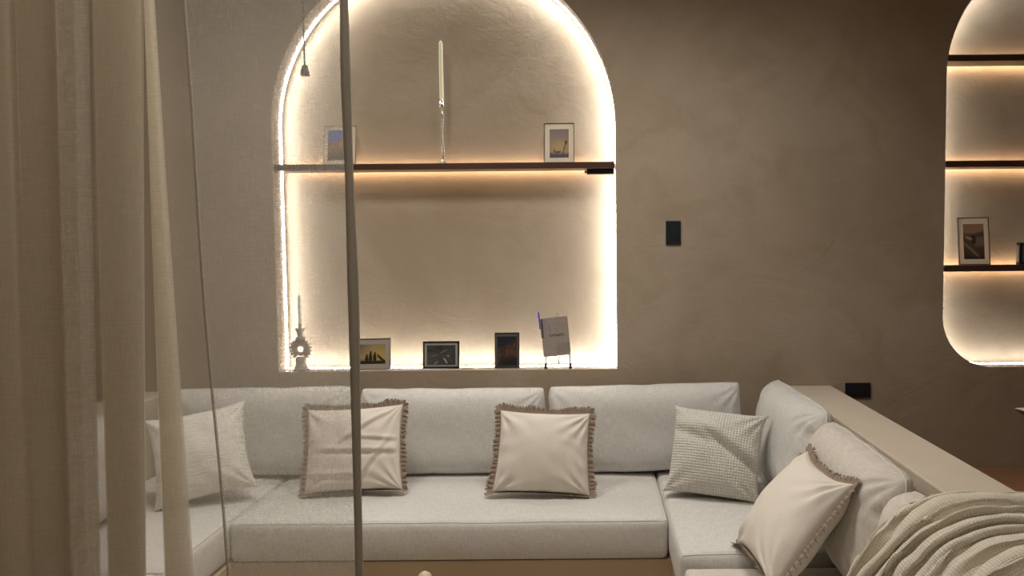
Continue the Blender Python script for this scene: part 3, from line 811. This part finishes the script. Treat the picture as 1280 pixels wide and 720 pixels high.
# on the sill
frame('pewter photo frame with dark figures against a yellow sky', (-1.096, YW + 0.05, SILL + 0.0005), 7, 6, 0.185, 0.155, 0.0045, M['pewter'], M['mat_grey'], 0.132, 0.096, 0.028, ph_group, stand=0.10)
frame('black photo frame with a grey swimming scene, standing on the sill', (-0.751, YW + 0.05, SILL + 0.0035), 0, 5, 0.180, 0.134, 0.0075, M['black'], M['mat_grey'], 0.142, 0.098, 0.017, ph_mono, foot=0.009, stand=0.09)
frame('upright dark photo frame with a night mountain picture on the sill', (-0.424, YW + 0.05, SILL + 0.0035), 0, 5, 0.122, 0.174, 0.0045, M['dark'], M['mat_dark'], 0.098, 0.143, 0.012, ph_night, foot=0.009, stand=0.11)
# in the rounded niche
frame('white-bordered photo frame with a brown coast picture in the rounded niche', (1.888, YW + 0.055, 1.350 + SH_T / 2 + 0.0003), -5, 8, 0.148, 0.236, 0.0030, M['dark'], M['mat'], 0.098, 0.175, 0.028, ph_coast, stand=0.16)
t = thing('black_box_frame', 'black box frame standing edge-on near the white photo frame', 'photo frame', (2.165, YW + 0.06, 1.350 + SH_T / 2 + 0.0003), (0, 0, math.radians(12)))
box_obj('frame_body', (-0.066, 0.075, -0.012, 0.014, 0, 0.108), M['black'], t, bevel=0.002)
box_obj('edge_strip', (-0.071, -0.0665, -0.009, 0.010, 0.012, 0.094), M['pewter'], t, bevel=0.001, seg=1)
box_obj('inner_panel', (-0.054, 0.063, -0.0145, -0.0125, 0.012, 0.096), M['mat_dark'], t, bevel=0.0005, seg=1)

# ------------------------------------------------------------------ tall candle on the arch shelf
t = thing('candlestick', 'slim silver candlestick standing on the arch shelf', 'candlestick', (-0.728, YW + 0.07, SHT))
lathe('base', [(0.001, 0.0002), (0.034, 0.0002), (0.034, 0.003), (0.022, 0.008), (0.010, 0.016), (0.0065, 0.026), (0.002, 0.027)], M['silver'], t)
pts = [(0.0025 * math.sin(k * 0.9), 0.002 * math.cos(k * 0.7), 0.02 + k * 0.0226) for k in range(12)]
tube('stem', pts, [0.0055, 0.005, 0.0048, 0.0052, 0.0046, 0.0050, 0.0044, 0.0050, 0.0046, 0.005, 0.0052, 0.006], M['silver'], t, 10)
lathe('cup', [(0.001, 0.266), (0.007, 0.268), (0.0125, 0.284), (0.0135, 0.316), (0.0115, 0.316), (0.0108, 0.290), (0.001, 0.288)], M['silver'], t, 20)
c = thing('taper_candle', 'tall unlit ivory taper candle in the silver candlestick', 'candle', (-0.728, YW + 0.07, SHT + 0.2885))
lathe('wax', [(0.001, 0.0), (0.0102, 0.0), (0.0105, 0.02), (0.0098, 0.292), (0.0085, 0.302), (0.004, 0.311), (0.001, 0.313)], M['candle'], c, 20)
tube('wick', [(0, 0, 0.310), (0.0003, 0, 0.318), (0.001, 0, 0.324)], 0.001, M['wick'], c, 6)

# ------------------------------------------------------------------ sunburst candle holder
hx_, hy_ = -1.449, YW + 0.052
t = thing('sunburst_candle_holder', 'grey ceramic sunburst candle holder with a hole through its centre', 'candle holder', (hx_, hy_, SILL))
lathe('pedestal', [(0.002, 0.0003), (0.038, 0.0003), (0.039, 0.006), (0.030, 0.016), (0.024, 0.034), (0.026, 0.052), (0.020, 0.066), (0.002, 0.068)], M['ceramic'], t, 28)
CZ = 0.105
ring = [(0.0 + 0.024 * math.cos(2 * PI * i / 28), 0, CZ + 0.024 * math.sin(2 * PI * i / 28)) for i in range(28)]
tube('ring', ring, 0.0095, M['ceramic'], t, 10, closed=True)
vs = [(-0.0055, -0.008, 0.026), (0.0055, -0.008, 0.026), (0.0055, 0.008, 0.026), (-0.0055, 0.008, 0.026),
      (-0.0065, -0.007, 0.048), (0.0065, -0.007, 0.048), (0.0065, 0.007, 0.048), (-0.0065, 0.007, 0.048), (0, 0, 0.060)]
fs = [(3, 2, 1, 0), (0, 1, 5, 4), (1, 2, 6, 5), (2, 3, 7, 6), (3, 0, 4, 7), (4, 5, 8), (5, 6, 8), (6, 7, 8), (7, 4, 8)]
ray_me = mesh_from('ray', vs, fs, smooth=False)
for k in range(18):
    a = 20 * k
    if a in (180, 160, 200): continue
    o = obj('ray', ray_me, M['ceramic'], t); o.location = (0, 0, CZ); o.rotation_euler = (0, math.radians(a), 0)
lathe('neck', [(0.002, 0.148), (0.020, 0.150), (0.026, 0.162), (0.024, 0.166), (0.013, 0.170), (0.015, 0.186), (0.026, 0.206), (0.025, 0.209), (0.012, 0.200), (0.002, 0.198)], M['ceramic'], t, 28)
c = thing('thin_candle', 'thin white unlit candle in the sunburst holder', 'candle', (hx_, hy_, SILL + 0.1985))
lathe('wax', [(0.001, 0.0), (0.0085, 0.0), (0.0080, 0.165), (0.006, 0.172), (0.001, 0.174)], M['pale_candle'], c, 18)
tube('wick', [(0, 0, 0.172), (0.0005, 0, 0.182)], 0.001, M['wick'], c, 6)

# ------------------------------------------------------------------ notebook on a wire easel
EX, EY = -0.172, YW + 0.045
ROLLN = math.radians(-5.5)     # the book sits slightly askew
t = thing('wire_easel', 'small silver wire easel with black feet holding the notebook', 'easel', (EX, EY, SILL))
for sx, xb in ((-1, -0.060), (1, 0.062)):
    tube('leg', [(xb, -0.018, 0.012), (xb - sx * 0.004, -0.014, 0.075), (xb - sx * 0.028, 0.030, 0.180), (sx * 0.006, 0.046, 0.252)], 0.0032, M['pewter'], t, 8)
    tube('hook', [(xb - sx * 0.003, -0.012, 0.062), (xb - sx * 0.003, -0.027, 0.059), (xb - sx * 0.003, -0.028, 0.088)], 0.0018, M['pewter'], t, 6)
    lathe('foot', [(0.001, 0.0004), (0.0075, 0.0004), (0.0078, 0.010), (0.0045, 0.026), (0.001, 0.028)], M['black'], t, 12, (xb, -0.018, 0))
tube('prop_leg', [(0, 0.046, 0.25), (0.0, 0.075, 0.12), (0.0, 0.085, 0.003)], 0.0022, M['silver'], t, 8)
tube('top_loop', [(-0.009, 0.044, 0.246), (-0.007, 0.046, 0.262), (0, 0.047, 0.272), (0.007, 0.046, 0.262), (0.009, 0.044, 0.246)], 0.0028, M['pewter'], t, 8)
nb = thing('spiral_notebook', 'grey-brown spiral notebook with a printed title, propped on the wire easel', 'notebook', (EX - 0.002, EY - 0.024, SILL + 0.062))
place(nb, (EX - 0.002, EY - 0.0235, SILL + 0.0665), (math.cos(ROLLN), 0, -math.sin(ROLLN)), (math.sin(ROLLN), 0.26, math.cos(ROLLN)))
W_, H_ = 0.134, 0.190
def ph_cover(U, V):
    b = np.array((0.27, 0.225, 0.195)) * np.ones(U.shape + (1,))
    b = put(b, st(U - 0.5, 200) * st(V - 0.62, 200) * 0.5, (0.26, 0.20, 0.17))
    b = put(b, st(0.2 - np.abs(U - 0.15) - 0.12, 120) * st(V - 0.66, 120) * 0.6, (0.22, 0.185, 0.19))
    b = put(b, st(0.04 - np.abs(U - 0.31), 150) * st(V - 0.58, 120) * st(0.86 - V, 120) * 0.6, (0.20, 0.17, 0.18))
    b = put(b, st(U - 0.5, 200) * st(0.31 - V, 200) * st(V - 0.04, 200) * 0.7, (0.20, 0.165, 0.145))
    b = put(b, blob(U, V, 0.76, 0.8, 0.2, 0.06, 3) * 0.5, (0.30, 0.17, 0.13))
    return b + 0.02 * vnoise(U * 20, V * 26, 3)[..., None]
box_obj('pages', (-W_ / 2 + 0.004, W_ / 2 - 0.001, 0.0012, 0.009, 0.001, H_ - 0.001), M['mat_grey'], nb)
box_obj('back_cover', (-W_ / 2, W_ / 2, 0.0092, 0.0105, 0, H_), M['mat_dark'], nb)
cv = box_obj('front_cover', (-W_ / 2, W_ / 2, 0.0002, 0.0010, 0, H_), M['mat_grey'], nb)
picture('cover_print', W_, H_, ph_cover, M['cover'], cv, -0.0003, 44, 60)
cur = bpy.data.curves.new('title_lettering', 'FONT'); cur.body = 'OGaJIO'; cur.size = 0.026; cur.offset = 0.0004; cur.align_x = 'CENTER'; cur.extrude = 0.0002; cur.space_character = 1.0
tmp = bpy.data.objects.new('tmp', cur); C.objects.link(tmp)
dg = bpy.context.evaluated_depsgraph_get(); dg.update()
tme = bpy.data.meshes.new_from_object(tmp.evaluated_get(dg)); bpy.data.objects.remove(tmp, do_unlink=True)
tme.transform(Matrix.Translation((0.008, -0.0008, 0.096)) @ Matrix.Rotation(PI / 2, 4, 'X') @ Matrix.Diagonal((0.86, 0.62, 1, 1)))
tt = obj('title_lettering', tme, M['ink'], cv)
for k in range(13):
    zc = 0.185 - k * 0.0075
    rg = [(-W_ / 2 + 0.0035 + 0.0085 * math.cos(2 * PI * i / 12), 0.005 + 0.0085 * math.sin(2 * PI * i / 12), zc) for i in range(12)]
    tube('spiral_coil', rg, 0.0015, M['black'], nb, 5, closed=True)
pen = thing('blue_pen', 'blue pen pushed into the notebook spiral', 'pen')
tube('barrel', [(0, 0, 0), (0, 0, 0.055), (0, 0, 0.060)], [0.0036, 0.0036, 0.003], M['blue'], pen, 10)
tube('pen_cap', [(0, 0, 0.0602), (0, 0, 0.082), (0, 0, 0.090)], [0.0046, 0.0036, 0.001], M['blue'], pen, 10)
place(pen, nb.matrix_world @ Vector((-W_ / 2 - 0.0060, -0.009, 0.136)), (math.cos(ROLLN), 0, -math.sin(ROLLN)), (math.sin(ROLLN), 0.26, math.cos(ROLLN)))

# ------------------------------------------------------------------ pendant in front of the niche
t = thing('pendant_lamp', 'tiny dark tapered pendant on a thin cord in front of the arch', 'pendant', (-1.292, 3.40, 2.257))
lathe('shade', [(0.001, 0.0), (0.0205, 0.0), (0.0215, 0.003), (0.0125, 0.044), (0.011, 0.046), (0.001, 0.046)], M['pend'], t, 20)
tube('cord', [(0, 0, 0.044), (0, 0, 0.45), (0, 0, CEIL - 2.257 - 0.001)], 0.0038, M['pend'], t, 8)

# ------------------------------------------------------------------ low round table beyond the partition
t = thing('low_table', 'pale-topped brown wooden table with a pointed corner beyond the plaster partition', 'table', (2.14, 2.825, UP + 0.001), (0, 0, math.radians(-35)))
TZ = 0.775 - UP
def square_lathe(name, prof, mat):
    o = lathe(name, prof, mat, t, 4)
    o.data.polygons.foreach_set('use_smooth', [False] * len(o.data.polygons)); return o
square_lathe('table_top', [(0.01, TZ - 0.05), (0.38, TZ - 0.05), (0.435, TZ - 0.012), (0.45, TZ - 0.001), (0.01, TZ - 0.001)], M['table'])
square_lathe('pale_top', [(0.01, TZ - 0.0009), (0.446, TZ - 0.0009), (0.446, TZ + 0.001), (0.01, TZ + 0.001)], M['pale_candle'])
for k in range(4):
    a = k * PI / 2
    lathe('leg', [(0.002, 0.0), (0.016, 0.0), (0.024, TZ - 0.051), (0.002, TZ - 0.0505)], M['table'], t, 14, (0.30 * math.cos(a), 0.30 * math.sin(a), 0))

# ------------------------------------------------------------------ turned wooden piece in front of the bench
tag(lathe('wooden_bottle', [(0.001, 0.0), (0.05, 0.0), (0.058, 0.02), (0.06, 0.12), (0.05, 0.20), (0.026, 0.25), (0.022, 0.29), (0.024, 0.315), (0.0275, 0.335), (0.0265, 0.352), (0.020, 0.366), (0.010, 0.374), (0.001, 0.376)], M['vase'], None, 32, (-0.575, 2.45, 0.0005)),
    'pale turned wooden bottle with a round top in front of the long seat', 'bottle')

# ------------------------------------------------------------------ curtains
ZT, ZB = 1.945, 0.812          # heights where the fold positions below were measured
def curtain_sheet(name, ctrl, mat, parent, wob=0.0, seed=0, per=14, nz=90, rnd=3):
    """ctrl: (x at ZT, x at ZB, y) along the cloth; folds drift linearly with height"""
    K = len(ctrl)
    ctrl = np.array(ctrl, float)
    tt = np.linspace(0, K - 1, (K - 1) * per + 1)
    z = np.linspace(0.015, CEIL - 0.002, nz)
    def interp(col):
        y = np.interp(tt, np.arange(K), col)
        for _ in range(rnd): y[1:-1] = (y[:-2] + 2 * y[1:-1] + y[2:]) / 4
        return y
    xa, xb, yy = interp(ctrl[:, 0]), interp(ctrl[:, 1]), interp(ctrl[:, 2])
    f = (z - ZT) / (ZB - ZT)                       # 0 at ZT, 1 at ZB
    X = xa[None, :] + (xb - xa)[None, :] * f[:, None]
    Y = np.tile(yy, (nz, 1))
    if wob:
        Y = Y + wob * vnoise(X * 6 + seed, z[:, None] * 1.3, seed)
    V = np.stack([X, Y, np.tile(z[:, None], (1, len(tt)))], 2).reshape(-1, 3)
    n = len(tt); fs = [(i * n + j, i * n + j + 1, (i + 1) * n + j + 1, (i + 1) * n + j) for i in range(nz - 1) for j in range(n - 1)]
    ds = np.r_[0, np.cumsum(np.hypot(np.diff(xb), np.diff(yy)))]
    uv = np.stack([np.tile(ds, nz), np.repeat(z, n)], 1)
    return obj(name, mesh_from(name, V, fs, uv), mat, parent), V.reshape(nz, n, 3)
# narrow panel whose free edge hangs in front of the niche
Y0 = 1.45
def cp(pt, pb, dy):
    k = (Y0 + dy) / 1.45
    return ((-1.133 + 0.001537 * pt) * k, (-1.190 + 0.001601 * pb) * k, Y0 + dy)
ta = thing('sheer_curtain', 'single sheer curtain panel with a dark hem hanging across the niche', 'curtain', (0, 0, 0))
A = [cp(431, 449, 0.0), cp(400, 420, 0.012), cp(365, 390, -0.004), cp(320, 352, 0.014), cp(280, 318, 0.0), cp(228, 283, 0.012)]
_, VA = curtain_sheet('panel', A, M['sheer'], ta, 0.008, 3, 20)
def hem(name, Vcol, width, mat, seed, wav):
    z = Vcol[:, 2]; n = len(z); vs = []
    wv = 0.5 + 0.28 * vnoise(z * 2.3, z * 0, seed) + 0.2 * vnoise(z * 5, z * 0, seed + 1)
    for i in range(n):
        x, y, zz = Vcol[i]; x += wav * (vnoise(np.array(zz * 2.2), np.array(0.0), seed + 2))
        w_ = width * (0.35 + 1.1 * float(wv[i]))
        for (dx, dy) in ((-w_ / 2, -0.0025), (w_ / 2, -0.0045), (w_ / 2, 0.0045), (-w_ / 2, 0.0025)):
            vs.append((x + dx, y + dy, zz))
    fs = []
    for i in range(n - 1):
        for k in range(4):
            l = (k + 1) % 4; fs.append((4 * i + k, 4 * i + l, 4 * i + 4 + l, 4 * i + 4 + k))
    uv = [(v[0], v[2]) for v in vs]
    return obj(name, mesh_from(name, vs, fs, uv), mat, ta)
hem('hem', VA[:, 0, :], 0.0155, M['sheer_hem'], 12, 0.003)
hem('selvedge', VA[:, -1, :], 0.0042, M['selvedge'], 22, 0.004)
# gathered panel pushed to the side
tb = thing('gathered_curtain', 'gathered sheer curtain in dense brown folds beside the single panel', 'curtain', (0, 0, 0))
def zig(a, b, k, y0, y1):
    r = []
    for i in range(k):
        e = b if i % 2 == 0 else a
        r.append(cp(e[0] + (i % 3) * 0.8, e[1] + (i % 3) * 0.8, y0 + (y1 - y0) * (i + 1) / k))
    return r
# folded edge of the cloth, the single layer behind it, then the dense stack
edge = [cp(180, 205, 0.060), cp(193, 241, 0.050), cp(179, 204, 0.038), cp(194, 242, 0.028)]
curtain_sheet('folded_edge', edge, M['sheer_dense'], tb, 0.003, 8, 12, rnd=2)
veil = [cp(229, 284, 0.020), cp(214, 262, 0.050), cp(198, 240, 0.066), cp(186, 215, 0.066), cp(181, 194, 0.040), cp(178, 180, 0.022)]
curtain_sheet('thin_layer', veil, M['sheer_thin'], tb, 0.003, 14, 12, rnd=2)
B = [cp(180, 182, 0.02)]
B += zig((181, 183), (112, 131), 5, 0.02, -0.05)
B += [cp(104, 118, -0.045)]
B += zig((110, 125), (62, 78), 3, -0.045, -0.015)
B += zig((74, 92), (16, 38), 5, -0.01, -0.06)
B += zig((24, 50), (-70, -60), 5, -0.055, 0.0)
B += [cp(-120, -120, 0.02), cp(-180, -185, -0.03), cp(-260, -265, 0.03), cp(-330, -330, -0.03)]
curtain_sheet('panel', B, M['sheer_dense'], tb, 0.004, 9, 12, rnd=2)
front = [cp(111, 124, -0.075), cp(92, 106, -0.085), cp(71, 86, -0.078)]
curtain_sheet('front_fold', front, M['sheer_moire'], tb, 0.006, 17, 16, rnd=3)
